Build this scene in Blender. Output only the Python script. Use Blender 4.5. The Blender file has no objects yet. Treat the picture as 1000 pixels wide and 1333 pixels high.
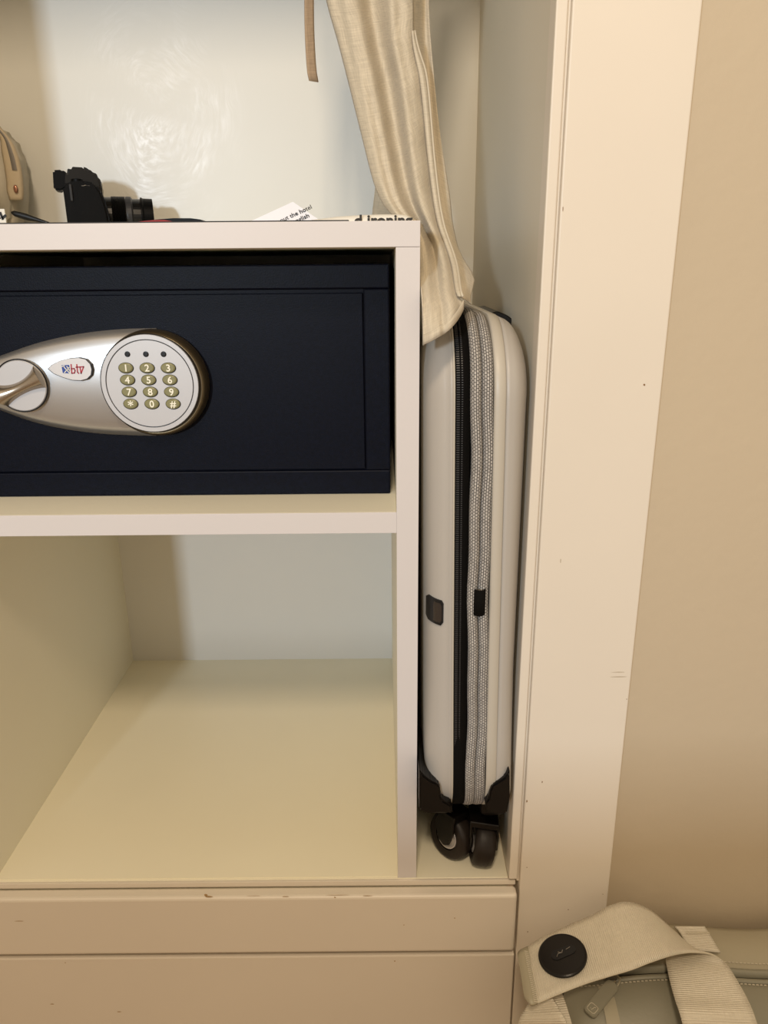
import bpy, bmesh, math, random
from mathutils import Vector, Matrix
random.seed(4)
R = math.radians
S = bpy.context.scene
COL = S.collection

# ------------------------------------------------------------------ camera
CZ = 1.0                                   # eye height above the floor
CF, CP, CR, CD = 981.95, .316176, -.0087388, .58773
cd = bpy.data.cameras.new('camera'); cam = bpy.data.objects.new('camera', cd); COL.objects.link(cam)
cd.sensor_fit = 'VERTICAL'; cd.sensor_height = 24; cd.lens = CF / 1333 * 24; cd.clip_start = .02
cam.matrix_world = (Matrix.Translation((0, -CD, CZ)) @ Matrix.Rotation(R(90) - CP, 4, 'X')
                    @ Matrix.Rotation(CR, 4, 'Z'))
S.camera = cam
# ------------------------------------------------------------------ world, lights, exposure
w = bpy.data.worlds.new('world'); S.world = w; w.use_nodes = True
w.node_tree.nodes['Background'].inputs[0].default_value = (1.0, .80, .57, 1)
w.node_tree.nodes['Background'].inputs[1].default_value = .74
def area(name, loc, target, sx, sy, power, col):
    l = bpy.data.lights.new(name, 'AREA'); l.shape = 'RECTANGLE'; l.size = sx; l.size_y = sy
    l.energy = power; l.color = col
    o = bpy.data.objects.new(name, l); COL.objects.link(o); o.location = loc
    o.rotation_euler = (Vector(target) - Vector(loc)).to_track_quat('-Z', 'Y').to_euler()
    return o
area('window_light', (-.98, -3.0, CZ + .46), (-.05, .3, CZ), .17, .26, 56, (.76, .88, 1.0))
area('ceiling_lamp', (-.10, -1.20, CZ + 1.10), (0, 0, CZ - .1), .20, .20, 17, (1.0, .80, .57))
S.view_settings.view_transform = 'Standard'; S.view_settings.look = 'None'
S.view_settings.exposure = -0.30; S.view_settings.gamma = 1; S.view_settings.use_curve_mapping = False

# ------------------------------------------------------------------ helpers
def U(px, py, y):
    """point of the plane at depth y seen at photo pixel px, py (used to measure real positions)"""
    u = px - 500; v = py - 666.5; c, s = math.cos(CR), math.sin(CR)
    a = (c * u + s * v) / CF; b = -(-s * u + c * v) / CF
    d = (a, math.cos(CP) + b * math.sin(CP), -math.sin(CP) + b * math.cos(CP))
    t = (y + CD) / d[1]
    return Vector((d[0] * t, y, CZ + d[2] * t))
def UZ(px, py, z):
    p0 = U(px, py, 0); o = Vector((0, -CD, CZ)); d = p0 - o
    return o + d * ((z - CZ) / d.z)
def lerp(a, b, t): return a + (b - a) * t
def interp(pts, t):
    if t <= pts[0][0]: return pts[0][1]
    for (a, x), (b, y) in zip(pts, pts[1:]):
        if t <= b: return lerp(x, y, (t - a) / (b - a))
    return pts[-1][1]
def smooth(pts, t):                      # Catmull-Rom through (t, value)
    n = len(pts)
    if t <= pts[0][0]: return pts[0][1]
    if t >= pts[-1][0]: return pts[-1][1]
    for i in range(n - 1):
        if t <= pts[i + 1][0]:
            a, b = pts[i], pts[i + 1]; h = b[0] - a[0]; k = (t - a[0]) / h
            m0 = (b[1] - pts[i - 1][1]) / (b[0] - pts[i - 1][0]) if i else (b[1] - a[1]) / h
            m1 = (pts[i + 2][1] - a[1]) / (pts[i + 2][0] - a[0]) if i + 2 < n else (b[1] - a[1]) / h
            return ((2*k**3 - 3*k*k + 1) * a[1] + (k**3 - 2*k*k + k) * h * m0
                    + (-2*k**3 + 3*k*k) * b[1] + (k**3 - k*k) * h * m1)

# ---- materials
def mat(name, col, rough=.5, metal=0, var=0, vscale=8, bump=0, bscale=60, spec=.5, coat=0, stretch=None, bdist=.001):
    m = bpy.data.materials.new(name); m.use_nodes = True; nt = m.node_tree
    b = nt.nodes['Principled BSDF']; N = nt.nodes.new; L = nt.links.new
    b.inputs['Base Color'].default_value = (*col, 1); b.inputs['Roughness'].default_value = rough
    b.inputs['Metallic'].default_value = metal; b.inputs['Specular IOR Level'].default_value = spec
    b.inputs['Coat Weight'].default_value = coat
    tc = N('ShaderNodeTexCoord'); mp = N('ShaderNodeMapping'); L(tc.outputs['Object'], mp.inputs[0])
    if stretch: mp.inputs['Scale'].default_value = stretch
    if var:
        n = N('ShaderNodeTexNoise'); n.inputs['Scale'].default_value = vscale; n.inputs['Detail'].default_value = 5
        L(mp.outputs[0], n.inputs[0])
        r = N('ShaderNodeValToRGB'); L(n.outputs[0], r.inputs[0])
        r.color_ramp.elements[0].position = .3; r.color_ramp.elements[1].position = .7
        r.color_ramp.elements[0].color = (*[c * (1 - var) for c in col], 1)
        r.color_ramp.elements[1].color = (*[min(1, c * (1 + var)) for c in col], 1)
        L(r.outputs[0], b.inputs['Base Color'])
    if bump:
        n = N('ShaderNodeTexNoise'); n.inputs['Scale'].default_value = bscale; n.inputs['Detail'].default_value = 6
        L(mp.outputs[0], n.inputs[0]); bp = N('ShaderNodeBump'); bp.inputs['Strength'].default_value = bump
        bp.inputs['Distance'].default_value = bdist; L(n.outputs[0], bp.inputs['Height']); L(bp.outputs[0], b.inputs['Normal'])
    return m
M = {}
M['melamine'] = mat('pale melamine', (.82, .78, .64), .45, var=.015, vscale=4, bump=.08, bscale=300, stretch=(1, 1, .2))
M['edge'] = mat('pink white edge band', (.63, .595, .585), .45, bump=.05, bscale=300)
M['back_board'] = mat('grey white back board', (.71, .69, .64), .4, var=.01)
M['floor_board'] = mat('cream board', (.88, .83, .66), .38, var=.02, vscale=5)
M['paint'] = mat('cream gloss paint', (.715, .645, .545), .42, var=.02, vscale=5, bump=.10, bscale=40)
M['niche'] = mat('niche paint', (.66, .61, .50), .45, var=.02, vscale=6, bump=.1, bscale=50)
M['wall'] = mat('beige wall paint', (.52, .43, .305), .6, var=.03, vscale=3, bump=.35, bscale=90)
M['ground'] = mat('brown floor', (.42, .30, .19), .5, var=.15, vscale=6)
M['safe'] = mat('dark blue powder coat', (.0012, .0022, .0075), .45, var=.3, vscale=300, bump=.35, bscale=900, bdist=.0004, spec=0.12)
M['safe_gap'] = mat('black gap', (.003, .003, .004), .8, spec=0.05)
M['silver'] = mat('silver lacquer', (.50, .49, .48), .33, .75, bump=.1, bscale=1500, bdist=.0002)
M['silver_matt'] = mat('matt silver', (.50, .49, .49), .45, .35)
M['bronze'] = mat('bronze bezel', (.16, .125, .075), .36, .85)
M['knob'] = mat('knob metal', (.42, .36, .29), .27, .9)
M['olive'] = mat('olive rubber key', (.22, .21, .10), .3)
M['white_print'] = mat('white print', (.85, .83, .7), .5)
M['black'] = mat('black plastic', (.008, .008, .009), .35, spec=0.3)
M['logo_plate'] = mat('logo plate', (.66, .66, .68), .3, .2)
M['red_print'] = mat('red print', (.40, .01, .03), .5)
M['blue_print'] = mat('blue print', (.02, .06, .30), .5)
M['shell'] = mat('greige shell', (.43, .40, .36), .40, var=.01, vscale=4, bump=.05, bscale=400)
M['shell_edge'] = mat('greige rim', (.48, .44, .37), .42)
M['rubber'] = mat('dark rubber', (.016, .011, .008), .5, var=.3, vscale=80, bump=.2, bscale=200, spec=0.3)
M['housing'] = mat('dark housing', (0.004, 0.003, 0.0025), .35, spec=0.25)
M['hub'] = mat('pale hub', (.6, .57, .55), .35, .3)
M['tape'] = mat('black zip tape', (0.004, 0.0035, 0.003), .85, bump=.4, bscale=900, spec=0.1)
M['teeth'] = mat('black zip teeth', (.03, .03, .032), .4)
M['latch'] = mat('dark latch', (.06, .05, .045), .25, .6)
M['cam_black'] = mat('camera black', (0.0025, 0.0025, 0.0028), .42, bump=.3, bscale=700, bdist=.0003, spec=0.1)
M['cam_gloss'] = mat('camera gloss', (0.003, 0.0032, 0.004), .25, spec=0.4)
M['cam_grey'] = mat('camera grey ring', (.03, .03, .032), .4, spec=0.3)
M['red_edge'] = mat('red strap edge', (.30, .01, .012), .6)
M['paper'] = mat('white paper', (.84, .86, .95), .7)
M['news'] = mat('cream paper', (.82, .80, .74), .7)
M['ink'] = mat('ink', (.01, .01, .012), .6)
M['pouch'] = mat('beige pouch leather', (.56, .46, .32), .5, bump=.3, bscale=300)
M['pouch_body'] = mat('pale pouch cloth', (.55, .50, .40), .7, bump=.2, bscale=300)
M['zip_grey'] = mat('grey zip', (.20, .18, .16), .5, .3)
M['rose'] = mat('rose metal', (.45, .22, .15), .3, .8)
M['bag'] = mat('sage grey leather', (.25, .235, .175), .45, var=.04, vscale=6, bump=.15, bscale=300)
M['bag_pale'] = mat('pale bag leather', (.37, .33, .235), .45, var=.03, vscale=6, bump=.15, bscale=300)
M['stitch'] = mat('stitch', (.52, .47, .36), .8)
M['dark_stitch'] = mat('dark stitch', (.10, .09, .065), .8)
M['btn'] = mat('black button', (0.005, 0.0035, 0.003), .3, spec=0.3)
M['steel'] = mat('steel', (.3, .28, .25), .3, .9)
M['chip'] = mat('paint chip', (.22, .12, .05), .8)

# back wall: glossy paint with swirling scrub marks, window highlight painted in as paler colour
def scrubbed_glint():
    m = bpy.data.materials.new('scrubbed back wall'); m.use_nodes = True; nt = m.node_tree
    b = nt.nodes['Principled BSDF']; N = nt.nodes.new; L = nt.links.new
    tc = N('ShaderNodeTexCoord'); mp = N('ShaderNodeMapping'); L(tc.outputs['Object'], mp.inputs[0])
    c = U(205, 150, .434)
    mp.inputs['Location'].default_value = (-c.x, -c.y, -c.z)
    def math_(op, a, b=None):
        q_ = N('ShaderNodeMath'); q_.operation = op
        for i_, v_ in enumerate((a, b)):
            if v_ is None: continue
            if isinstance(v_, (int, float)): q_.inputs[i_].default_value = v_
            else: L(v_, q_.inputs[i_])
        return q_.outputs[0]
    nd = N('ShaderNodeTexNoise'); nd.inputs['Scale'].default_value = 9; nd.inputs['Detail'].default_value = 3; L(mp.outputs[0], nd.inputs[0])
    ad = N('ShaderNodeVectorMath'); ad.operation = 'SCALE'; ad.inputs['Scale'].default_value = .07; L(nd.outputs['Color'], ad.inputs[0])
    sm = N('ShaderNodeVectorMath'); sm.operation = 'ADD'; L(mp.outputs[0], sm.inputs[0]); L(ad.outputs[0], sm.inputs[1])
    sp = N('ShaderNodeSeparateXYZ'); L(sm.outputs[0], sp.inputs[0])
    xx_, zz_ = math_('SUBTRACT', sp.outputs[0], .035), math_('SUBTRACT', math_('MULTIPLY', sp.outputs[2], .8), .03)
    rr_ = math_('SQRT', math_('ADD', math_('MULTIPLY', xx_, xx_), math_('MULTIPLY', zz_, zz_)))
    th_ = math_('ARCTAN2', zz_, xx_)
    cb = N('ShaderNodeCombineXYZ'); L(math_('MULTIPLY', rr_, 260), cb.inputs[0]); L(math_('MULTIPLY', th_, 3.2), cb.inputs[1])
    wv = N('ShaderNodeTexNoise'); wv.inputs['Scale'].default_value = 1; wv.inputs['Detail'].default_value = 5; wv.inputs['Roughness'].default_value = .65; L(cb.outputs[0], wv.inputs[0])
    n = N('ShaderNodeTexNoise'); n.inputs['Scale'].default_value = 17; n.inputs['Detail'].default_value = 7; L(mp.outputs[0], n.inputs[0])
    n = N('ShaderNodeMapRange'); n.inputs['From Min'].default_value = .42; n.inputs['From Max'].default_value = .66
    n_ = N('ShaderNodeTexNoise'); n_.inputs['Scale'].default_value = 17; n_.inputs['Detail'].default_value = 7; L(mp.outputs[0], n_.inputs[0]); L(n_.outputs[0], n.inputs[0])
    wr = N('ShaderNodeMapRange'); wr.inputs['From Min'].default_value = .42; wr.inputs['From Max'].default_value = .72; L(wv.outputs['Fac'], wr.inputs[0]); wv = wr
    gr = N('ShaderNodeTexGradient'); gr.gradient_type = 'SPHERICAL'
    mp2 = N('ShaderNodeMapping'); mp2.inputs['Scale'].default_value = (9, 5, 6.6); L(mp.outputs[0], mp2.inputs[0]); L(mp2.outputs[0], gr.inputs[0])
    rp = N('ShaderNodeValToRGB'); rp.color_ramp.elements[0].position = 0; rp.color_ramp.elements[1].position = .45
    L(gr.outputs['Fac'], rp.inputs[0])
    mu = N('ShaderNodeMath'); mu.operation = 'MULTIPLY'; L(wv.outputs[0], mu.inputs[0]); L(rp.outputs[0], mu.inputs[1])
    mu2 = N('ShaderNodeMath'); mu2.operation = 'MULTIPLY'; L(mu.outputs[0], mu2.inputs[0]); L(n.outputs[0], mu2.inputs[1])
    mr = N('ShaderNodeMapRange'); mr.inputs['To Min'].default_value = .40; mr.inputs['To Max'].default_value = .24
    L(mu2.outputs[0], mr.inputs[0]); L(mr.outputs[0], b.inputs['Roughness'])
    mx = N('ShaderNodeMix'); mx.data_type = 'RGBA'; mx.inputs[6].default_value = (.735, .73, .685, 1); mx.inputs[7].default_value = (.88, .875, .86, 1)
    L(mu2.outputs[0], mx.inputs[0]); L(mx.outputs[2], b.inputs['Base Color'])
    bp = N('ShaderNodeBump'); bp.inputs['Strength'].default_value = .08; bp.inputs['Distance'].default_value = .0005
    L(mu.outputs[0], bp.inputs['Height']); L(bp.outputs[0], b.inputs['Normal'])
    return m
M['back'] = scrubbed_glint()
# knit: staggered pale cells with dark joints, on UVs in metres
def knit():
    m = bpy.data.materials.new('grey knit'); m.use_nodes = True; nt = m.node_tree
    b = nt.nodes['Principled BSDF']; N = nt.nodes.new; L = nt.links.new
    uv = N('ShaderNodeUVMap'); br = N('ShaderNodeTexBrick'); L(uv.outputs[0], br.inputs[0])
    br.inputs['Color1'].default_value = (.50, .47, .43, 1); br.inputs['Color2'].default_value = (.38, .355, .33, 1)
    br.inputs['Mortar'].default_value = (.035, .032, .03, 1); br.inputs['Scale'].default_value = 1
    br.inputs['Brick Width'].default_value = .0027; br.inputs['Row Height'].default_value = .0021
    br.inputs['Mortar Size'].default_value = .00045; br.inputs['Mortar Smooth'].default_value = 1
    L(br.outputs[0], b.inputs['Base Color']); b.inputs['Roughness'].default_value = .8
    bp = N('ShaderNodeBump'); bp.inputs['Strength'].default_value = .8; bp.inputs['Distance'].default_value = .0006; bp.invert = True
    L(br.outputs['Fac'], bp.inputs['Height']); L(bp.outputs[0], b.inputs['Normal'])
    return m
M['knit'] = knit()
# linen / webbing: threads on UVs
def woven(name, col, fu, fv, amt, rough, sheen=0, bump=.4, rib=0, ribdir='Y'):
    m = bpy.data.materials.new(name); m.use_nodes = True; nt = m.node_tree
    b = nt.nodes['Principled BSDF']; N = nt.nodes.new; L = nt.links.new
    uv = N('ShaderNodeUVMap'); hs = []
    for sc in ((fu, fu * .06, 1), (fv * .06, fv, 1)):
        mp = N('ShaderNodeMapping'); mp.inputs['Scale'].default_value = sc; L(uv.outputs[0], mp.inputs[0])
        n = N('ShaderNodeTexNoise'); n.inputs['Scale'].default_value = 1; n.inputs['Detail'].default_value = 3; L(mp.outputs[0], n.inputs[0]); hs.append(n)
    a = N('ShaderNodeMath'); a.operation = 'ADD'; L(hs[0].outputs[0], a.inputs[0]); L(hs[1].outputs[0], a.inputs[1])
    r = N('ShaderNodeMapRange'); r.inputs['From Min'].default_value = .6; r.inputs['From Max'].default_value = 1.4; L(a.outputs[0], r.inputs[0])
    mx = N('ShaderNodeMix'); mx.data_type = 'RGBA'; mx.inputs[6].default_value = (*[c * (1 - amt) for c in col], 1)
    mx.inputs[7].default_value = (*[min(1, c * (1 + amt)) for c in col], 1); L(r.outputs[0], mx.inputs[0]); L(mx.outputs[2], b.inputs['Base Color'])
    h = r.outputs[0]
    if rib:
        wv = N('ShaderNodeTexWave'); wv.bands_direction = ribdir; wv.inputs['Scale'].default_value = rib; L(uv.outputs[0], wv.inputs[0])
        ad = N('ShaderNodeMath'); ad.operation = 'MULTIPLY_ADD'; ad.inputs[1].default_value = 1.6; L(wv.outputs['Fac'], ad.inputs[0]); L(h, ad.inputs[2]); h = ad.outputs[0]
    bp = N('ShaderNodeBump'); bp.inputs['Strength'].default_value = bump; bp.inputs['Distance'].default_value = .0005
    L(h, bp.inputs['Height']); L(bp.outputs[0], b.inputs['Normal'])
    b.inputs['Roughness'].default_value = rough; b.inputs['Sheen Weight'].default_value = sheen
    return m
M['linen'] = woven('natural linen', (.54, .475, .365), 1100, 1100, .22, .85, .15)
M['linen_pale'] = woven('pale linen', (.56, .50, .39), 900, 900, .16, .85, .1)
M['tie'] = woven('tan linen tape', (.40, .29, .19), 1500, 1500, .25, .9)
M['webbing'] = woven('satin webbing', (.66, .60, .48), 1800, 1800, .12, .30, 0, .6, rib=170, ribdir='Y')

# ---- geometry
def link(name, bm, m, parent=None, smooth=False, mods=None):
    me = bpy.data.meshes.new(name); bm.to_mesh(me); bm.free()
    for p in me.polygons: p.use_smooth = smooth
    o = bpy.data.objects.new(name, me); COL.objects.link(o)
    o.data.materials.append(M[m] if isinstance(m, str) else m)
    if parent: o.parent = parent
    return o
def tag(o, label=None, cat=None, group=None, kind=None):
    if label: o['label'] = label
    if cat: o['category'] = cat
    if group: o['group'] = group
    if kind: o['kind'] = kind
    return o
def root(name, loc, label, cat, group=None, rot=(0, 0, 0)):
    o = bpy.data.objects.new(name, None); o.empty_display_size = .02; COL.objects.link(o); o.location = loc; o.rotation_euler = rot
    return tag(o, label, cat, group)
def local(o, parent):                     # keep world geometry when parenting to an unrotated empty
    o.parent = parent; o.matrix_parent_inverse = Matrix.Translation(parent.location).inverted(); return o
def box(bm, lo, hi, bev=0, seg=2):
    lo = Vector(lo); hi = Vector(hi); r = bmesh.ops.create_cube(bm, size=1)
    vs = r['verts']
    for v in vs: v.co = Vector([lerp(lo[i], hi[i], v.co[i] + .5) for i in range(3)])
    if bev:
        es = list({e for v in vs for e in v.link_edges})
        bmesh.ops.bevel(bm, geom=es, offset=bev, segments=seg, affect='EDGES', profile=.5)
    return bm
def bx(lo, hi, bev=0, seg=2): return box(bmesh.new(), lo, hi, bev, seg)
def prism(bm, pts, d, off):               # pts: 3D outline, extruded by vector d
    vs = [bm.verts.new(Vector(p) + off) for p in pts]; f = bm.faces.new(vs)
    r = bmesh.ops.extrude_face_region(bm, geom=[f])
    for g in r['geom']:
        if isinstance(g, bmesh.types.BMVert): g.co += d
    bmesh.ops.recalc_face_normals(bm, faces=bm.faces); return bm
def lathe(bm, prof, axis_mat, n=48, cap=True):   # prof: (r, h) around local Z
    rings = []
    for r, h in prof:
        if r < 1e-7: rings.append([bm.verts.new(axis_mat @ Vector((0, 0, h)))])
        else: rings.append([bm.verts.new(axis_mat @ Vector((r * math.cos(2*math.pi*i/n), r * math.sin(2*math.pi*i/n), h))) for i in range(n)])
    for a, b in zip(rings, rings[1:]):
        for i in range(n):
            j = (i + 1) % n
            if len(a) == 1 and len(b) == 1: continue
            if len(a) == 1: bm.faces.new((a[0], b[i], b[j]))
            elif len(b) == 1: bm.faces.new((a[i], b[0], a[j]))
            else: bm.faces.new((a[i], b[i], b[j], a[j]))
    for rg in (rings[0], rings[-1]):
        if len(rg) > 1 and cap: bm.faces.new(rg)
    bmesh.ops.recalc_face_normals(bm, faces=bm.faces); return bm
def tube(bm, pts, rad, n=8, cap=True):
    pts = [Vector(p) for p in pts]; rings = []
    up = None
    for i, p in enumerate(pts):
        t = (pts[min(i+1, len(pts)-1)] - pts[max(i-1, 0)]).normalized()
        if up is None: up = t.orthogonal().normalized()
        up = (up - t * up.dot(t)).normalized(); sd = t.cross(up)
        r = rad[i] if isinstance(rad, (list, tuple)) else rad
        rings.append([bm.verts.new(p + r * (math.cos(2*math.pi*k/n) * up + math.sin(2*math.pi*k/n) * sd)) for k in range(n)])
    for a, b in zip(rings, rings[1:]):
        for i in range(n): bm.faces.new((a[i], a[(i+1) % n], b[(i+1) % n], b[i]))
    if cap: bm.faces.new(rings[0]); bm.faces.new(rings[-1])
    bmesh.ops.recalc_face_normals(bm, faces=bm.faces); return bm
def grid(rows, thick=0, closed=False):     # rows of equal length of Vectors -> sheet with metric UVs
    bm = bmesh.new(); uvl = bm.loops.layers.uv.new('UVMap')
    V = [[bm.verts.new(p) for p in r] for r in rows]
    mid = len(rows[0]) // 2
    vv = [0]
    for a, b in zip(rows, rows[1:]): vv.append(vv[-1] + (b[mid] - a[mid]).length)
    uu = []
    for r in rows:
        u = [0]
        for p, q in zip(r, r[1:]): u.append(u[-1] + (q - p).length)
        uu.append(u)
    for i in range(len(rows) - 1):
        for j in range(len(rows[0]) - 1):
            f = bm.faces.new((V[i][j], V[i][j+1], V[i+1][j+1], V[i+1][j]))
            for l, (a, b) in zip(f.loops, ((i, j), (i, j+1), (i+1, j+1), (i+1, j))): l[uvl].uv = (uu[a][b], vv[a])
    return bm
def solid(o, t, off=-1):
    md = o.modifiers.new('thickness', 'SOLIDIFY'); md.thickness = t; md.offset = off; return o
def text(s, size, mat4, m, parent=None, name='print', depth=.0002, bold=0, align='CENTER', shear=0):
    c = bpy.data.curves.new(name, 'FONT'); c.body = s; c.size = size; c.extrude = depth; c.offset = bold; c.shear = shear
    c.align_x = align; c.align_y = 'CENTER' if align == 'CENTER' else 'TOP_BASELINE'; c.resolution_u = 3
    o = bpy.data.objects.new(name + '_tmp', c); COL.objects.link(o)
    dg = bpy.context.evaluated_depsgraph_get(); me = bpy.data.meshes.new_from_object(o.evaluated_get(dg))
    bpy.data.objects.remove(o); bpy.data.curves.remove(c)
    me.transform(mat4); me.name = name
    me.materials.clear(); me.materials.append(M[m])
    o = bpy.data.objects.new(name, me); COL.objects.link(o)
    if parent: o.parent = parent
    return o
def basis(o, x, y, z=None):
    x = Vector(x).normalized(); y = Vector(y); z = x.cross(y).normalized(); y = z.cross(x)
    m = Matrix((x, y, z)).transposed().to_4x4(); m.translation = Vector(o); return m
def dup(rt, loc):
    r = rt.copy(); COL.objects.link(r); r.location = loc
    for ch in list(rt.children):
        c = ch.copy(); COL.objects.link(c); c.parent = r
        for g in ch.children: d = g.copy(); COL.objects.link(d); d.parent = c
    return r

# ------------------------------------------------------------------ dimensions (z relative to eye height)
XPL, XPR = .0103, .0283                    # right side panel of the open cabinet
XL = -.3817                                # inner left
XRW = .1178                                # right wall of the niche
YB = .4323
ZT, ZS, ZF = CZ + .0307, CZ - .1925, CZ - .5666
T = .018
XNL = -.475                                # left wall of the niche

# ------------------------------------------------------------------ setting
tag(link('light_blocker', bx((-1.1, -1.04, 0), (.02, -1.0, .84), .01), 'paint'), kind='structure')  # added unseen low wall, cuts the window light off the lower boards
tag(link('floor', bx((-1.6, -2.2, -.05), (1.6, .6, 0)), 'ground'), kind='structure')
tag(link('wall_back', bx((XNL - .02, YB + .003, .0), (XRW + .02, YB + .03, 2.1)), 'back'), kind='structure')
tag(link('wall_inner_right', bx((XRW, .0, ZF), (XRW + .006, YB + .003, 2.1)), 'niche'), kind='structure')
tag(link('shade_ceiling', bx((XNL - .02, .02, 1.75), (XRW + .02, YB + .03, 1.78)), 'niche'), kind='structure')  # unseen top, added to dim the ambient light inside the niche
tag(link('shade_header', bx((XNL - .02, -.006, 1.49), (XRW + .02, .018, 2.4), .001), 'paint'), kind='structure')  # unseen header, added to keep the lamp off the upper back wall
tag(link('wall_inner_left', bx((XNL - .02, .0, ZF), (XNL, YB + .003, 2.1)), 'niche'), kind='structure')
tag(link('wall_right', bx((.16, .004, 0), (1.6, .10, 2.4)), 'wall'), kind='structure')
tag(link('wall_left', bx((-1.6, .004, 0), (-.52, .10, 2.4)), 'wall'), kind='structure')
# door frame post: face board, groove, inner bead
PY = -.012
tag(link('trim_1', bx((.1272, PY, 0), (.2128, .02, 2.4), .0012), 'paint'), kind='structure')
tag(link('trim_2', bx((XRW - .0008, PY + .003, ZF + .0046), (.1252, .012, 2.4), .0012), 'paint'), kind='structure')
tag(link('trim_3', bx((.1250, PY + .0065, ZF), (.1275, .012, 2.4)), 'paint'), kind='structure')
tag(link('trim_4', bx((-.56, PY, 0), (XNL + .002, .02, 2.4), .0012), 'paint'), kind='structure')
# wear on the post: knife scratches and chips
wear = bmesh.new()
def chip(px, py, w_, h_, y=PY):
    p = U(px, py, y); s = .00062
    vs = [wear.verts.new(p + Vector((w_ * s * math.cos(a) * random.uniform(.7, 1.1), -.0001, h_ * s * math.sin(a) * random.uniform(.7, 1.1)))) for a in [k * math.pi / 4 for k in range(8)]]
    wear.faces.new(vs)
for c in ((839, 501, 1.4, 1.6), (706, 1018, .8, 2), (686, 1043, 1, 2.6), (740, 1184, 1.2, 1), (686, 1129, .9, .9), (687, 1213, .8, 1.6), (785, 1164, 1, .8), (733, 272, .6, 3)):
    chip(*c)
tag(link('trim_5', wear, 'chip'), kind='structure')
wear = bmesh.new()
for c in ((806, 875, 11, .45), (806, 881, 13, .5), (816, 910, .9, .9), (730, 730, .5, 4)): chip(*c)
tag(link('trim_6', wear, mat('knife scratch', (.36, .27, .16), .8)), kind='structure')

# ------------------------------------------------------------------ wardrobe base
base = root('wardrobe_base', (-.17, .1, 0), 'cream painted plinth under the open cabinet, with a scuffed rail and plain lower board', 'plinth')
def B(name, lo, hi, m, parent, bev=.0006, seg=2): return local(link(name, bx(lo, hi, bev, seg), m), parent)
B('base_board', (XNL + .002, -.0015, ZF - T), (XRW - .0002, YB, ZF), 'floor_board', base)
B('edge_strip', (XNL + .002, -.0045, ZF - .006), (XRW + .0065, -.0017, ZF - .0002), 'paint', base, .0004)
B('upper_rail', (XNL + .002, -.018, U(300, 1242, -.018).z), (.1242, -.0048, ZF - .0055), 'paint', base, .0032, 3)
B('lower_board', (XNL + .002, -.014, .0), (.1255, -.0045, U(300, 1246, -.014).z), 'paint', base, .0012)
wear = bmesh.new()
for c in ((272, 1167, 7, 1.6), (268, 1165, 3, 2.5), (478, 1166, 9, .6), (372, 1167, 6, .7), (25, 1199, 8, .8), (436, 1168, 1.4, 1.4), (592, 1195, 1, 1.2), (526, 1204, 1, 1), (440, 1165, 22, .5), (330, 1166, 14, .4)):
    chip(*c, y=-.0181)
for c in ((85, 1253, 1, 1.2), (514, 1251, 1.2, 1.6), (68, 1307, 4, 1), (155, 1317, 4, 1)): chip(*c, y=-.0141)
local(link('scuff_marks', wear, mat('scuff', (.42, .27, .12), .8)), base)['kind'] = 'stuff'

# ------------------------------------------------------------------ open cabinet
cab = root('open_cabinet', (-.185, .2, ZF), 'pale cream open cabinet of melamine boards standing on the plinth', 'cabinet')
B('top_board', (XL - T, 0, ZT - T), (XPR, YB, ZT), 'melamine', cab)
pn = B('side_panel', (XPL, .0002, ZF), (XPR, YB, ZT - T - .0002), 'melamine', cab)
B('side_panel', (XL - T, .0002, ZF), (XL, YB, ZT - T - .0002), 'melamine', cab)
B('shelf', (XL, .0006, ZS - T), (XPL, YB - .003, ZS), 'melamine', cab)
B('front_edge', (XL - T, -.0012, ZT - T), (XPR, -.0001, ZT), 'edge', cab, .0003)
B('front_edge', (XPL, -.0010, ZF), (XPR, .0001, ZT - T - .0002), 'edge', cab, .0003)
B('front_edge', (XL - T, -.0010, ZF), (XL, .0001, ZT - T - .0002), 'edge', cab, .0003)
B('front_edge', (XL, -.0006, ZS - T), (XPL, .0005, ZS), 'edge', cab, .0003)
B('back_panel', (XL, YB - .003, ZF), (XPL, YB, ZT - T), 'back_board', cab, 0)
B('bottom_board', (XL, .0006, ZF), (XPL, YB - .003, ZF + .0005), 'floor_board', cab, 0)

# ------------------------------------------------------------------ safe
SX0, SX1, SY, SZ0, SZ1 = -.365, .0058, .052, ZS, CZ + .0012
safe = root('safe', (-.18, .2, ZS), 'dark navy metal safe with a silver keypad lock plate, on the cabinet shelf', 'safe')
B('body', (SX0, SY + .004, SZ0 + .0004), (SX1, .40, SZ1), 'safe', safe, .002)
fr = bmesh.new()
DX0, DX1, DZ0, DZ1 = -.352, -.0152, CZ - .1706, CZ - .0180
for lo, hi in (((SX0, SY, DZ1), (SX1, SY + .006, SZ1)), ((SX0, SY, SZ0 + .0004), (SX1, SY + .006, DZ0)),
               ((SX0, SY, DZ0), (DX0, SY + .006, DZ1)), ((DX1, SY, DZ0), (SX1, SY + .006, DZ1))):
    box(fr, lo, hi, .0012)
local(link('door_frame', fr, 'safe'), safe)
B('gap', (DX0, SY + .0045, DZ0), (DX1, SY + .0055, DZ1), 'safe_gap', safe, 0)
B('door', (DX0 + .0008, SY + .0014, DZ0 + .0008), (DX1 - .0008, SY + .0044, DZ1 - .0032), 'safe', safe, .0007)
DY = SY + .0014
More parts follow.
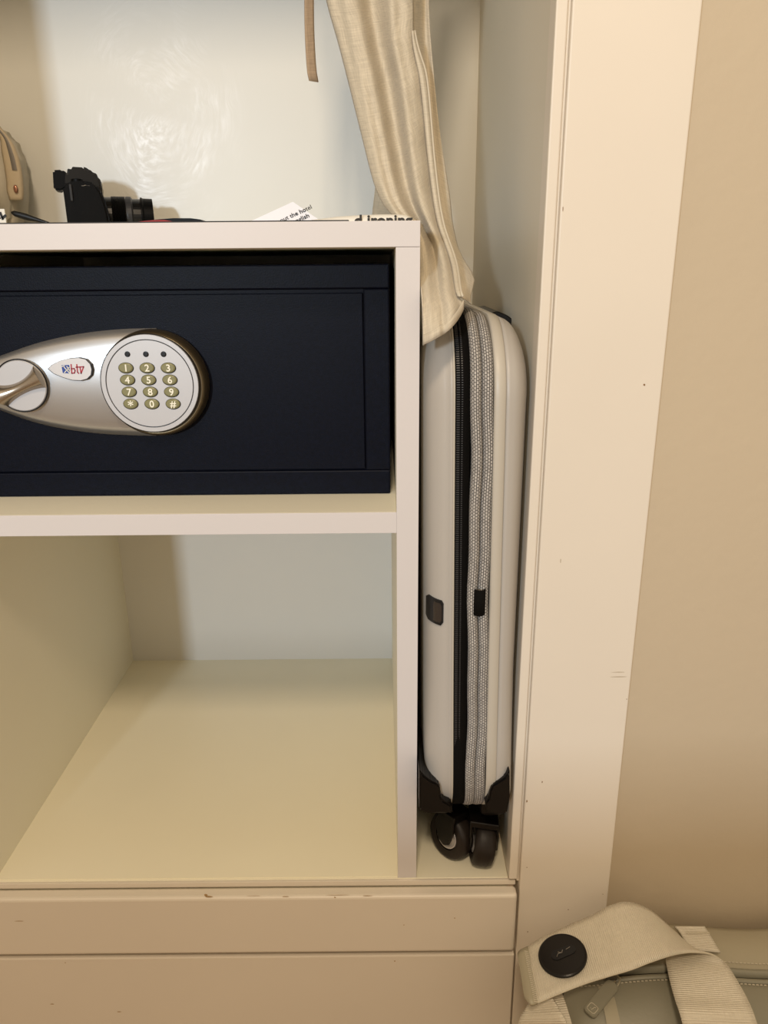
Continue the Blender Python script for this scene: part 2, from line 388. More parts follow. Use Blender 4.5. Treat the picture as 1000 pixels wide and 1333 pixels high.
# lock plate: lens shaped, domed
top = [(-75, 497), (-55, 486), (-30, 475), (0, 464), (40, 450), (80, 440), (120, 433.5), (160, 430), (200, 429)]
bot = [(-75, 503), (-55, 512), (-30, 524), (0, 537), (40, 551), (80, 560), (120, 565.5), (160, 568), (200, 569)]
rows = []
nT = 30
PLY = .044                                 # plate face plane
for i in range(nT + 1):
    x = -75 + (275) * i / nT
    a = U(x, smooth(top, x), PLY); b_ = U(x, smooth(bot, x), PLY)
    r = []
    for j in range(13):
        t = j / 12; k = math.sin(math.pi * t) ** .5 if 0 < t < 1 else 0
        p = a.lerp(b_, t); h = .0006 + .0050 * min(1, (i + .01) / 4) ** .5 * k
        p.y = DY - h - .0022 * k; r.append(p)
    rows.append(r)
bm = grid(rows)
plate = local(link('lock_plate', bm, 'silver', smooth=True), safe); solid(plate, .0012, 1)
def at_plate(px, py, y): return U(px, py, y)
fx = Matrix.Rotation(R(90), 4, 'X')        # local z -> -y
def disc(px, py, y): m = fx.copy(); m.translation = U(px, py, y); return m
# keypad
kc = U(196, 499, .036)
km = fx.copy(); km.translation = Vector((-.1905, 0, CZ - .0925))
bz = lathe(bmesh.new(), [(.0440, -DY), (.0444, -.050), (.0438, -.044), (.0425, -.0405), (.0412, -.0388), (.0405, -.0384), (.0400, -.0392)], km, 72)
kp = local(link('keypad_bezel', bz, 'bronze', smooth=True), safe)
# lathe heights are along -y: h=-y
fc = U(195, 500, .0372); FY = .0372
fm = fx.copy(); fm.translation = Vector((fc.x, 0, fc.z))
bz = lathe(bmesh.new(), [(.0402, -.041), (.0402, -FY - .0006), (.0398, -FY), (.0362, -FY), (.0360, -FY - .0004), (.0356, -FY - .0004), (.0354, -FY), (0, -FY)], fm, 72)
face = local(link('keypad_face', bz, 'silver_matt'), safe)
# dark ring line in the face
bz = lathe(bmesh.new(), [(.0363, -FY + .00005), (.0357, -FY + .00005)], fm, 72, cap=False)
local(link('groove_ring', bz, 'black'), safe)
bz = lathe(bmesh.new(), [(.0410, -FY - .0010), (.0402, -FY - .0004)], fm, 72, cap=False)
local(link('groove_ring', bz, 'black'), safe)
keys = '123456789*0#'
for i, ch in enumerate(keys):
    r_, c_ = divmod(i, 3)
    p = U(163.5 + c_ * 27.6 + r_ * 2.1, 479 + r_ * 15.6, FY - .001)
    bm = bmesh.new()
    def el(rx, rz, y): return [bm.verts.new((p.x + rx * math.cos(a), y, p.z + rz * math.sin(a))) for a in [2*math.pi*k/24 for k in range(24)]]
    rg = [el(.0059, .0041, FY - .0001), el(.0058, .0040, FY - .0009), el(.0048, .0031, FY - .0015)]
    for a, b_ in zip(rg, rg[1:]):
        for k in range(24): bm.faces.new((a[k], a[(k+1) % 24], b_[(k+1) % 24], b_[k]))
    bm.faces.new(rg[-1]); bmesh.ops.recalc_face_normals(bm, faces=bm.faces)
    k_ = local(link('key', bm, 'olive', smooth=False), safe)
    bm = bmesh.new(); vs = [bm.verts.new((p.x + .0064 * math.cos(a) + .0001, FY - .00015, p.z - .0002 + .0046 * math.sin(a))) for a in [2*math.pi*q/24 for q in range(24)]]
    bm.faces.new(vs); rim = link('key_rim', bm, 'black', k_); pass
    t_ = text(ch, .0080 if ch != '*' else .0105, basis((p.x + .0004, FY - .0017, p.z - (.0003 if ch != '*' else .0015)), (1, 0, 0), (0, 0, 1)), 'white_print', name='key_digit', bold=.00012)
    t_.parent = k_; pass
for px in (166, 190, 213):
    p = U(px, 461, FY)
    m_ = fx.copy(); m_.translation = Vector((p.x, 0, p.z))
    local(link('indicator_light', lathe(bmesh.new(), [(.0023, -FY), (.0023, -FY + .0004), (.0015, -FY + .0006), (0, -FY + .0006)], m_, 16), 'black'), safe)
# turning knob
kc = U(28, 502, .0425)
m_ = fx.copy(); m_.translation = Vector((kc.x, 0, kc.z))
KY = .0425
local(link('knob_ring', lathe(bmesh.new(), [(.0222, -KY - .0), (.0222, -KY + .0012), (.0214, -KY + .0013), (.0212, -KY)], m_, 64), 'black', smooth=True), safe)
kn = local(link('knob', lathe(bmesh.new(), [(.0212, -.047), (.0212, -KY + .0008), (.0205, -KY + .0014), (0, -KY + .0014)], m_, 64), 'silver_matt'), safe)
# grip across the knob
rows = []
for i in range(25):
    t = -1 + 2 * i / 24; ang = R(24); L_ = .0208
    hw = .0052 + .0048 * t * t             # waisted
    r = []
    for j in range(11):
        s_ = -1 + 2 * j / 10
        lx = t * L_ * math.sqrt(max(0, 1 - (s_ * hw / .0212) ** 2)); lz = s_ * hw - .004 * (1 - t * t) * .4
        ca, sa = math.cos(ang), math.sin(ang)
        h = (.0098 - .0035 * (1 - t * t) ** 1) * (1 - abs(s_) ** 3)
        r.append(Vector((kc.x + ca * lx - sa * lz, KY - .0012 - h, kc.z + sa * lx + ca * lz)))
    rows.append(r)
gp = local(link('knob_grip', grid(rows), 'knob', smooth=True), safe)
# logo plate, teardrop pointing left
ol = [(63, 480), (68, 475), (78, 470), (90, 467), (102, 466), (111, 468), (117, 474), (119, 481), (118, 488), (113, 493), (105, 495), (94, 494.5), (82, 491), (70, 486)]
LY = .0418
def ring(pts, k, y): 
    c = Vector((sum(p.x for p in pts) / len(pts), 0, sum(p.z for p in pts) / len(pts)))
    return [Vector((c.x + (p.x - c.x) * k, y, c.z + (p.z - c.z) * k)) for p in pts]
P0 = [U(x, y, LY) for x, y in ol]
bm = prism(bmesh.new(), ring(P0, 1, LY + .0035), Vector((0, -.0035, 0)), Vector((0, 0, 0)))
local(link('badge', bm, 'logo_plate'), safe)
bm = prism(bmesh.new(), ring(P0, 1.05, LY + .0035), Vector((0, -.0031, 0)), Vector((.0003, 0, -.0002)))
local(link('badge_outline', bm, 'black'), safe)
bm = bmesh.new()
def stroke(bm, a, b, w_, y):
    a = U(*a, y); b = U(*b, y); d = (b - a).normalized(); n = Vector((-d.z, 0, d.x)) * w_ / 2; a = a - d * w_ * .4; b = b + d * w_ * .4
    prism(bm, [a + n, b + n, b - n, a - n], Vector((0, -.0002, 0)), Vector((0, 0, 0)))
for a, b_ in (((92.6, 474.5), (93.6, 486)), ((93.2, 480), (96.6, 479.8)), ((96.6, 479.8), (97.8, 482.5)), ((97.8, 482.5), (97, 485.5)), ((97, 485.5), (93.6, 486)),
              ((100, 474.6), (101, 484.6)), ((101, 484.6), (102.6, 486)), ((99, 478), (108.9, 477.4)), ((104.2, 478), (105.6, 486)), ((105.6, 486), (108.9, 477.4))):
    stroke(bm, a, b_, .0009, LY - .0001)
tag(local(link('badge_letters', bm, 'red_print'), safe), kind='stuff')
bm = bmesh.new()
prism(bm, [U(x, y, LY) for x, y in ((80, 475.5), (90, 475), (91, 480), (90, 486), (82, 485.5))], Vector((0, -.0003, 0)), Vector((0, 0, 0)))
local(link('badge_emblem', bm, 'blue_print'), safe)
bm = bmesh.new()
for a, b_ in (((83.5, 478), (90.5, 485.5)), ((90, 478.5), (84, 485)), ((80.5, 477), (84, 476.2)), ((87, 477), (90.5, 482))): stroke(bm, a, b_, .0006, LY - .0004)
local(link('badge_emblem', bm, 'white_print'), safe)

# ------------------------------------------------------------------ suitcase
sc = root('suitcase', (.073, .15, ZF), 'slim folded pale greige hard-shell suitcase standing in the gap beside the cabinet', 'suitcase')
Y0, Y1, Z0, Z1 = -.020, .345, CZ - .4985, CZ - .0325
def rrect(inset, rc, n=12):
    y0, y1, z0, z1 = Y0 + inset, Y1 - inset, Z0 + inset * .45, Z1 - inset; r = max(rc - inset, .004); out = []
    # start at front middle, go up
    out.append((y0, (z0 + z1) / 2))
    for k in range(1, 12): out.append((y0, lerp((z0+z1)/2, z1 - r, k / 12)))
    for (cy, cz, a0) in ((y0 + r, z1 - r, 180), (y1 - r, z1 - r, 90), (y1 - r, z0 + r, 0), (y0 + r, z0 + r, -90)):
        for k in range(n + 1):
            a = R(a0 - 90 * k / n); out.append((cy + r * math.cos(a), cz + r * math.sin(a)))
    for k in range(1, 12): out.append((y0, lerp(z0 + r, (z0+z1)/2, k / 12)))
    return out
def xs(z):                                 # slight lean of the stack of layers
    return .0052 * ((CZ - .42 - z) / .35)
def loft(prof, rc=.05, capA=False, capB=False, wob=None):
    bm = bmesh.new(); uvl = bm.loops.layers.uv.new('UVMap'); rings = []; pv = [0]; pu = None
    for i, (x, ins) in enumerate(prof):
        pts = rrect(ins, rc)
        if i == 0:
            pu = [0]
            q = rrect(.004, rc)
            for a, b in zip(q, q[1:] + q[:1]): pu.append(pu[-1] + math.hypot(a[0]-b[0], a[1]-b[1]))
        else: pv.append(pv[-1] + math.hypot(x - prof[i-1][0], ins - prof[i-1][1]))
        rings.append([bm.verts.new((x + (wob(z, i) if wob else 0) + LEAN * (z - (CZ - .2)), y - ins * .62 * min(1, max(0, (CZ - .34 - z) / .12)) * (1 if y < .1 else 0), z - max(0, x - .066) * .20 * min(1, max(0, (z - CZ + .13) / .08)))) for y, z in pts])
    n = len(rings[0])
    for i in range(len(rings) - 1):
        for j in range(n):
            k = (j + 1) % n; f = bm.faces.new((rings[i][j], rings[i+1][j], rings[i+1][k], rings[i][k]))
            for l, (a, b) in zip(f.loops, ((i, j), (i+1, j), (i+1, j+1), (i, j+1))): l[uvl].uv = (pu[b], pv[a])
    if capA: bm.faces.new(rings[0])
    if capB: bm.faces.new(rings[-1])
    bmesh.ops.recalc_face_normals(bm, faces=bm.faces)
    return bm
LEAN = -.0145
def quarter(x0, x1, ins0, ins1, n=10, flat=True):   # rounded outer edge from (x0, ins0) out to (x1, ins1)
    return [(lerp(x0, x1, math.sin(math.pi/2*k/n)), ins0 + (ins1-ins0) * (1 - math.cos(math.pi/2*k/n))) for k in range(n + 1)]
RC = .062
LXO, LXI = .0318, .0535
pr_ = [(.0552, .010), (.0555, .004), (LXI, .0032), (LXI - .001, .005)] + quarter(LXI - .0015, LXO, .0055, .046)[1:]
left = local(link('front_shell', loft(pr_, RC, capB=True), 'shell', smooth=True), sc)
pr_ = [(.0862, .010), (.0860, .0015), (.0872, .0004), (.0940, .0004), (.0947, .0016), (.0952, .0024)]
rim = local(link('shell_rim', loft(pr_, RC, wob=lambda z, i: 0), 'shell_edge', smooth=True), sc)
pr_ = [(.0951, .0032), (.0956, .0012), (.0985, .0022)] + quarter(.0985, .1150, .0022, .044)[1:]
right = local(link('rear_shell', loft(pr_, RC, capB=True, wob=lambda z, i: -LEAN * (z - (CZ - .2)) * min(1, max(0, (i - 2) / 8)) ), 'shell', smooth=True), sc)
local(link('zip_tape', loft([(.0555, .012), (.0560, .0046), (.0610, .0040), (.0680, .0050), (.0684, .012)], RC), 'tape', smooth=True), sc)
# core behind the belts
local(link('core', loft([(.0545, .030), (.0545, .016), (.0955, .016), (.0955, .030)], RC, capA=True, capB=True), 'safe_gap'), sc)
def roll(x0, x1, bulge, name, wob=None):
    n = 8
    pf = [(lerp(x0, x1, .5 - .5 * math.cos(math.pi*k/n)), .008 - bulge * math.sin(math.pi*k/n) ** .7) for k in range(n + 1)]
    return local(link(name, loft(pf, RC, wob=wob), 'knit', smooth=True), sc)
wv = lambda z, i: .0008 * math.sin((z - CZ) * 31) + .0005 * math.sin((z - CZ) * 77)
roll(.0682, .0772, .0085, 'expansion_fold', wv)
roll(.0770, .0864, .0070, 'expansion_fold', wv)
# piping along the left shell edge
local(link('piping', loft([(.0548, .0056), (.0551, .0030), (.0560, .0026), (.0567, .0044)], RC), 'shell_edge', smooth=True), sc)
# zip teeth
q = rrect(.0036, RC, 24); q.append(q[0]); L_ = [0]
for a, b in zip(q, q[1:]): L_.append(L_[-1] + math.hypot(a[0]-b[0], a[1]-b[1]))
def along(s):
    for i in range(len(q) - 1):
        if s <= L_[i+1]:
            t = (s - L_[i]) / (L_[i+1] - L_[i]); return lerp(q[i][0], q[i+1][0], t), lerp(q[i][1], q[i+1][1], t), math.atan2(q[i+1][1]-q[i][1], q[i+1][0]-q[i][0])
    return q[-1][0], q[-1][1], math.pi / 2
bm = bmesh.new(); s = 0
while s < L_[-1]:
    y, z, a = along(s)
    if y < .10:
        lean = LEAN * (z - (CZ - .2))
        for x0, dx in ((.0575, .0024), (.0612, .0012)):
            r = bmesh.ops.create_cube(bm, size=1)
            mm = Matrix.Translation((x0 + dx / 2 + lean, y, z)) @ Matrix.Rotation(-(a - math.pi / 2) , 4, 'X').inverted() @ Matrix.Diagonal((dx, .0014, .00085, 1))
            for v in r['verts']: v.co = mm @ v.co
    s += .0018
tag(local(link('zip_teeth', bm, 'teeth'), sc), kind='stuff')
# latch socket on the left shell
def rsq(cx, cz, w_, h_, r, y, n=5):
    out = []
    for sx, sz, a0 in ((1, 1, 0), (-1, 1, 90), (-1, -1, 180), (1, -1, 270)):
        for k in range(n + 1):
            a = R(a0 + 90 * k / n); out.append(Vector((cx + sx * (w_/2 - r) + r * math.cos(a), y, cz + sz * (h_/2 - r) + r * math.sin(a))))
    return out
def surf_y(x):                            # front of the rounded left shell
    a = math.asin(min(1, max(0, (LXI - .0015 - (x - LEAN * -.06)) / (LXI - .0015 - LXO))))
    return Y0 + .0055 + (.046 - .0055) * (1 - math.cos(a))
def latch_patch(px0, px1, py0, py1, off, m, name, th):
    xa, xb = U(px0, 795, -.012).x, U(px1, 795, -.012).x; za, zb = U(565, py1, -.010).z, U(565, py0, -.010).z; rows = []
    for i in range(9):
        t = i / 8; e = .0016 * (1 - min(1, min(t, 1 - t) / .13)) ** 2
        rows.append([Vector((x_, surf_y(x_) - off, lerp(za, zb, t))) for x_ in [lerp(xa + e, xb - e, k / 10) for k in range(11)]])
    return solid(local(link(name, grid(rows), m, smooth=False), sc), th, 0)
latch_patch(557, 577, 779.5, 811.5, .0006, 'black', 'latch_socket', .0018)
latch_patch(560.5, 575, 783, 808, .0016, 'latch', 'latch_button', .0006)
# strap loop on the fold
p = U(624.5, 785, -.022)
bm = bmesh.new(); rows = []
for i in range(9):
    a = R(-80 + 160 * i / 8); rows.append([Vector((p.x + .0052 * math.sin(a), -.0165 - .0066 * math.cos(a), p.z + dz)) for dz in (-.0115, 0, .0115)])
o = local(link('strap_loop', grid(rows), 'tape', smooth=True), sc); solid(o, .0008, 0)
# wheel housings: dark corner cups + swivel forks + wheels
def wheel(cx, cy, cz, yaw, tilt, rad, wid, housing_side, name='wheel'):
    ax = Matrix.Translation((cx, cy, cz)) @ Matrix.Rotation(R(yaw), 4, 'Z') @ Matrix.Rotation(R(tilt), 4, 'Y') @ Matrix.Rotation(R(90), 4, 'Y')
    h = wid / 2; rr = rad
    bm = lathe(bmesh.new(), [(rr*.56, -h*.94), (rr*.80, -h), (rr*.93, -h*.86), (rr, -h*.45), (rr, h*.45), (rr*.93, h*.86), (rr*.80, h), (rr*.52, h*.92), (rr*.51, h*.8), (rr*.51, -h*.8), (rr*.52, -h*.92)], ax, 40, cap=False)
    wl = local(link(name, bm, 'rubber', smooth=True), sc)
    bm = lathe(bmesh.new(), [(0, -h*.75), (rr*.22, -h*.75), (rr*.26, -h*.5), (rr*.42, -h*.5), (rr*.46, -h*.9), (rr*.52, -h*.9), (rr*.52, h*.9), (rr*.46, h*.9), (rr*.42, h*.5), (rr*.34, h*.5), (rr*.3, h*.75), (0, h*.75)], ax, 40)
    hb = link('hub', bm, 'hub', wl, smooth=True); pass
    return ax
AX1 = wheel(.0650, .031, ZF + .0243, 42, 8, .0240, .0175, 0)
AX2 = wheel(.0950, .021, ZF + .0246, -3, 8, .0240, .0205, 0)
def fork(ax, rad, wid, cx, cy, topz, name='wheel_fork', sides=(-1, 1)):
    bm = bmesh.new()
    for sd in sides:
        x = sd * (wid / 2 + .0026)
        pts = []
        # local axes of ax: z = axle ; build plate in the plane perpendicular to the axle
        o = ax.translation; za = (ax.to_3x3() @ Vector((0, 0, 1))).normalized(); back = za.cross(Vector((0, 0, 1))).normalized()
        up = Vector((0, 0, 1))
        outl = [(-.0075, -.004), (0, -.0085), (.0075, -.004), (.0130, .012), (.0135, rad + .004), (-.006, rad + .004), (-.0115, .014)]
        prism(bm, [o + back * a + up * b + za * (x - .0013) for a, b in outl], za * .0026, Vector((0, 0, 0)))
    o = ax.translation; za = (ax.to_3x3() @ Vector((0, 0, 1))).normalized(); back = za.cross(Vector((0, 0, 1))).normalized(); up = Vector((0, 0, 1))
    w2 = wid / 2 + .0039
    prism(bm, [o + back * a + up * (rad + .0015) + za * b for a, b in ((-.012, -w2), (.0145, -w2), (.0145, w2), (-.012, w2))], up * .0065, Vector((0, 0, 0)))
    bmesh.ops.bevel(bm, geom=list(bm.edges), offset=.0007, segments=1, affect='EDGES')
    m_ = Matrix.Translation((cx, cy, 0))
    b2 = lathe(bmesh.new(), [(.0105, o.z + rad + .006), (.0118, o.z + rad + .010), (.0118, topz)], m_, 28)
    f_ = local(link(name, bm, 'housing'), sc)
    s_ = link('swivel', b2, 'housing', f_, smooth=True); pass
fork(AX1, .0240, .0175, .0560, .046, Z0 + .012)
fork(AX2, .0240, .0205, .1010, .034, Z0 + .012)
# dark corner housings around the lower shell corners
def housing(pts, y, name='wheel_housing'):
    bm = prism(bmesh.new(), [U(a, b, y) for a, b in pts], Vector((0, .075, 0)), Vector((0, 0, 0)))
    bmesh.ops.bevel(bm, geom=list(bm.edges), offset=.0015, segments=2, affect='EDGES')
    local(link(name, bm, 'housing'), sc)
housing(((546, 1002), (551, 1009), (561, 1017), (570, 1021), (573, 1025), (574, 1037), (577, 1043), (588, 1049), (590, 1060), (576, 1058), (556, 1060), (546, 1055)), -.0225)
housing(((664, 1003), (658, 1012), (648, 1019), (641, 1023), (638, 1030), (636, 1040), (632, 1046), (633, 1055), (640, 1060), (660, 1060), (664, 1040)), -.0225)
B('wheel_block', (.036, .012, Z0 - .006), (.064, .085, Z0 + .020), 'housing', sc, .006)
B('wheel_block', (.089, .008, Z0 - .006), (.1155, .075, Z0 + .020), 'housing', sc, .006)
hd = [U(a, b, .12) for a, b in ((632, 420), (640, 407), (648, 405), (660, 410), (672, 419), (684, 433), (687, 446), (660, 440))]
bm = prism(bmesh.new(), hd, Vector((0, .10, 0)), Vector((0, 0, 0))); bmesh.ops.bevel(bm, geom=list(bm.edges), offset=.001, segments=1, affect='EDGES')
local(link('carry_handle', bm, 'housing'), sc)
# far pair of wheels, hidden mostly
wheel(.055, .300, ZF + .0243, 20, 0, .0240, .0165, 0); wheel(.0985, .295, ZF + .0240, -10, 0, .0236, .0175, 0)
B('wheel_block', (.040, .27, ZF + .046), (.108, .33, Z0 + .012), 'housing', sc, .004)

# ------------------------------------------------------------------ linen garment
gar = root('linen_garment', (.02, .10, ZT), 'natural linen garment hanging over the cabinet corner and tucked into the gap', 'garment')
GL = [(-330, 372), (-200, 392), (-60, 415), (0, 425), (54, 440), (108, 454), (180, 472), (241, 488), (268, 501), (290, 521), (312, 538), (335, 540), (460, 540)]
GP = [(-330, 520), (-200, 528), (-60, 536), (0, 538), (54, 539), (108, 549), (216, 560), (288, 571), (342, 589), (382, 596), (400, 603), (460, 604)]
GR = [(-330, 600), (-200, 585), (-60, 563), (0, 558), (90, 564), (180, 574), (259, 586), (288, 589), (324, 597), (345, 608), (360, 617), (372, 617), (380, 613), (396, 613), (460, 613)]  # top end widened out of view to shade the niche corner
def ygar(py): return smooth([(-330, .16), (0, .15), (200, .115), (290, .085), (340, .050), (380, .004), (400, -.014), (450, -.0285)], py)
def folds(u, py):
    v = (py + 100) / 560
    a = smooth([(-330, .020), (100, .020), (290, .017), (400, .008), (450, .003)], py)
    return -a * (.75 * math.sin(2*math.pi*(1.55*u - .10 + .10*v)) + .26 * math.sin(2*math.pi*(2.9*u + .25 - .15*v)) + .06 * math.sin(2*math.pi*(5.6*u + .6*v)))
HEM = [(0, 449), (.2, 447), (.45, 439), (.65, 431), (.82, 420), (.93, 410), (1, 402)]
rows = []
nv, nu = 90, 60
for i in range(nv + 1):
    r = []
    for j in range(nu + 1):
        u = j / nu; end = smooth(HEM, u); py = lerp(-330, end, i / nv)
        px = lerp(smooth(GL, py), smooth(GP, py), u)
        y = ygar(py) + folds(u, py) - .004 * math.sin(math.pi * u) - (.012 * max(0, (py - 370) / 60) * (1 - abs(2*u - 1)) if py > 370 else 0)
        y += .0016 * math.sin(px * .11 + py * .05) * math.sin(py * .043) * (1 if py < 430 else .3)
        p = U(px, py, y)
        if p.z < ZT + .004: p.x = max(p.x, XPR + .0012 + .0003 * math.sin(j))
        r.append(p)
    rows.append(r)
o = local(link('front_panel', grid(rows), 'linen', smooth=True), gar); solid(o, .0007, 0)
# hem: a stitched doubled edge
edge = rows[-1]
bm = bmesh.new()
o = local(link('hem', grid([[p + Vector((0, -.0007, .0065)) for p in edge], [p + Vector((0, -.0014, .003)) for p in edge], [p + Vector((0, -.0011, 0)) for p in edge], [p + Vector((0, .0005, -.0004)) for p in edge]]), 'linen', smooth=True), gar); solid(o, .0008, 0)
# back layer right of the placket
rows = []
for i in range(71):
    r = []
    for j in range(25):
        u = j / 24; end = lerp(388, 396, u) - 6 * math.sin(math.pi * u); py = lerp(-330, end, i / 70)
        px = lerp(smooth(GP, py) - 16, smooth(GR, py), u)
        y = ygar(py) + .012 - .009 * math.sin(math.pi * (1.6 * u + .1)) + .005 * math.sin(2 * math.pi * 1.5 * u + py * .01) + .01 * u * u
        r.append(U(px, py, y))
    rows.append(r)
o = local(link('back_panel', grid(rows), 'linen', smooth=True), gar); solid(o, .0007, 0)
# placket: pale folded edge with cord
rows = []; cord = []
for i in range(61):
    py = lerp(40, 386, i / 60); c = smooth(GP, py); w_ = interp([(40, 3), (90, 9), (200, 8), (300, 7), (386, 6)], py); r = []
    for j in range(6):
        t = j / 5; r.append(U(c - 2 + w_ * t, py, ygar(py) - .004 - .004 * math.sin(math.pi * t) + folds(1, py) * (1 - t)))
    rows.append(r); cord.append(U(c + w_ - 1, py, ygar(py) - .0055))
o = local(link('placket', grid(rows), 'linen_pale', smooth=True), gar); solid(o, .0007, 0)
local(link('cord', tube(bmesh.new(), cord, .0009, 8), 'linen_pale', smooth=True), gar)
# frayed threads at the end of the placket
bm = bmesh.new()
for k in range(9):
    a = U(589 + random.uniform(-4, 3), 366 + random.uniform(-6, 6), .045); b = a + Vector((random.uniform(-.006, .001), random.uniform(-.003, 0), -random.uniform(.006, .016)))
    c = (a + b) / 2 + Vector((random.uniform(-.003, .003), 0, 0)); tube(bm, [a, c, b], .00022, 4)
tag(local(link('loose_threads', bm, 'linen_pale'), gar), kind='stuff')
# rear flap lying on the board
rows = []
for i in range(17):
    py = lerp(228, 286, i / 16); r = []
    for j in range(15):
        u = j / 14; px = lerp(interp([(228, 494), (240, 489), (286, 484)], py), 535, u)
        r.append(U(px, py, .165 + .006 * math.sin(5 * u + py * .05) - .04 * u))
    rows.append(r)
o = local(link('rear_flap', grid(rows), 'linen', smooth=True), gar); solid(o, .0007, 0)
# hanging tie
rows = []
for i in range(40):
    py = lerp(-330, 106, i / 39); c = smooth([(-330, 402), (0, 402.5), (40, 403), (80, 405), (106, 407.5)], py); r = []
    for j in range(5):
        t = j / 4 - .5; r.append(U(c + 12 * t + (1 if i == 39 else 0), py + (2 * t if i == 39 else 0), .20 + .0008 * math.sin(py * .05) + .004 * t))
    rows.append(r)
tie = link('fabric_tie', grid(rows), 'tie', smooth=True); solid(tie, .0012, 0)
tag(tie, 'narrow tan cloth tie hanging by the back wall, left of the linen garment', 'tie')

# ------------------------------------------------------------------ things on the top board
fo = link('folder', bx((-.40, .0035, ZT), (-.024, .055, ZT + .0011), .0003), 'ink')
tag(fo, 'thin black folder edge lying flat along the front of the cabinet top', 'folder')
# camera
ZB = ZT
cm = root('camera_body', U(110, 260, .34).xy.to_3d() + Vector((0, 0, ZB)), 'black mirrorless camera with zoom lens standing sideways on the cabinet top', 'camera')
cm.name = 'mirrorless_camera'
def prof_y(pts, y0, y1, bev=.002):         # side outline (photo px measured at depth ym) swept along y
    bm = prism(bmesh.new(), [Vector((x, y0, z)) for x, z in pts], Vector((0, y1 - y0, 0)), Vector((0, 0, 0)))
    if bev: bmesh.ops.bevel(bm, geom=[e for e in bm.edges], offset=bev, segments=2, affect='EDGES')
    return bm
def PX(lst, y): return [((p := U(a, b, y)).x, p.z) for a, b in lst]
zb_ = ZB
body = PX([(79, 243), (85, 237), (105, 235), (118, 238), (122, 250), (123, 262)], .315)
xb, xf = body[0][0], body[-1][0]
bodyo = [(xb, zb_ + .0002)] + body + [(xf + .001, zb_ + .0002)]
local(link('body', prof_y(bodyo, .310, .418, .0025), 'cam_black', smooth=False), cm)
grip = PX([(92, 246), (104, 238), (118, 240), (125, 250), (131, 266), (135, 284)], .310)
grip = [(grip[0][0], zb_ + .0002)] + grip + [(grip[-1][0] + .001, zb_ + .0002)]
local(link('grip', prof_y(grip, .300, .326, .003), 'cam_black'), cm)
hump = PX([(92, 240), (93, 224), (98, 217), (116, 217.5), (118, 219), (127, 222), (134, 229), (138, 240), (138, 252)], .345)
hump = hump + [(hump[-1][0], hump[0][1] - .012), (hump[0][0], hump[0][1] - .012)]
local(link('viewfinder_hump', prof_y(hump, .343, .383, .003), 'cam_gloss'), cm)
ey = PX([(77, 222), (88, 221), (95, 225), (95, 244), (88, 249), (78.5, 247.5)], .345)
local(link('eyecup', prof_y(ey, .347, .377, .002), 'cam_black'), cm)
a = U(84, 240, .3095); b = U(89, 262, .3095)
local(link('port_cover', bx((a.x, .3080, b.z), (b.x + .001, .3100, a.z), .0008), 'cam_grey'), cm)
a = U(97, 241, .305)
local(link('strap_lug', bx((a.x, .303, a.z - .0015), (a.x + .010, .309, a.z + .0005), .0007), 'steel'), cm)
# top dials
for px_, r_ in ((97, .0065),):
    c_ = U(px_, 237, .318); m_ = Matrix.Translation((c_.x, .326, c_.z - .001))
    local(link('dial', lathe(bmesh.new(), [(r_, 0), (r_, .0045), (r_ - .0006, .005), (0, .005)], m_, 24), 'cam_black'), cm)
# lens along +x, axis at y=.363
ly = .363; LZ0 = U(155, 252, .34).z - .0234
def lx(px): return U(px, 260, .335).x
m_ = Matrix.Translation((0, ly, LZ0)) @ Matrix.Rotation(R(90), 4, 'Y')
def lens(name, segs, m): return local(link(name, lathe(bmesh.new(), segs, m_, 48), m, smooth=False), cm)
lens('lens_barrel', [(0.0224, lx(128)), (0.0224, lx(146)), (0.0206, lx(147)), (0.0206, lx(196)), (0.0157, lx(196))], 'cam_gloss')
rg = []
for k in range(10): 
    h = lerp(lx(145), lx(162), k / 9); rg += [(0.0234, h), (0.0229, h + .0005)]
lens('zoom_ring', [(0.0212, lx(145))] + rg + [(0.0212, lx(162.5))], 'cam_black')
lens('lens_band', [(0.0229, lx(163)), (0.0233, lx(165)), (0.0232, lx(170)), (0.0209, lx(172))], 'cam_grey')
lens('lens_hood', [(0.0206, lx(182)), (0.0224, lx(182.5)), (0.0224, lx(184)), (0.0214, lx(186)), (0.0210, lx(198)), (0.0184, lx(198.3)), (0.0184, lx(192))], 'cam_black')
cm.rotation_euler = (0, 0, R(17)); cm.location.x -= .0042
# camera strap lying
st = root('camera_strap', U(225, 287, .22).xy.to_3d() + Vector((0, 0, ZB)), 'black strap with a red edge lying to the right of the camera lens', 'strap')
def low_strip(pts, y, d, m, name):
    top_ = [U(a, b, y) for a, b in pts]; o_ = [Vector((p.x, y, max(p.z, ZT + .0006))) for p in top_]
    bm = prism(bmesh.new(), [Vector((o_[0].x, y, ZT + .0002))] + o_ + [Vector((o_[-1].x, y, ZT + .0002))], Vector((0, d, 0)), Vector((0, 0, 0)))
    return local(link(name, bm, m), st)
low_strip(((176, 289), (190, 287.2), (205, 285.6), (225, 284), (248, 284), (260, 285.5), (266, 288.5)), .200, .020, 'cam_black', 'strap_band')
low_strip(((176, 289), (188, 287.6), (200, 286.6), (214, 286.3), (226, 288.4)), .1985, .0012, 'red_edge', 'strap_piping')
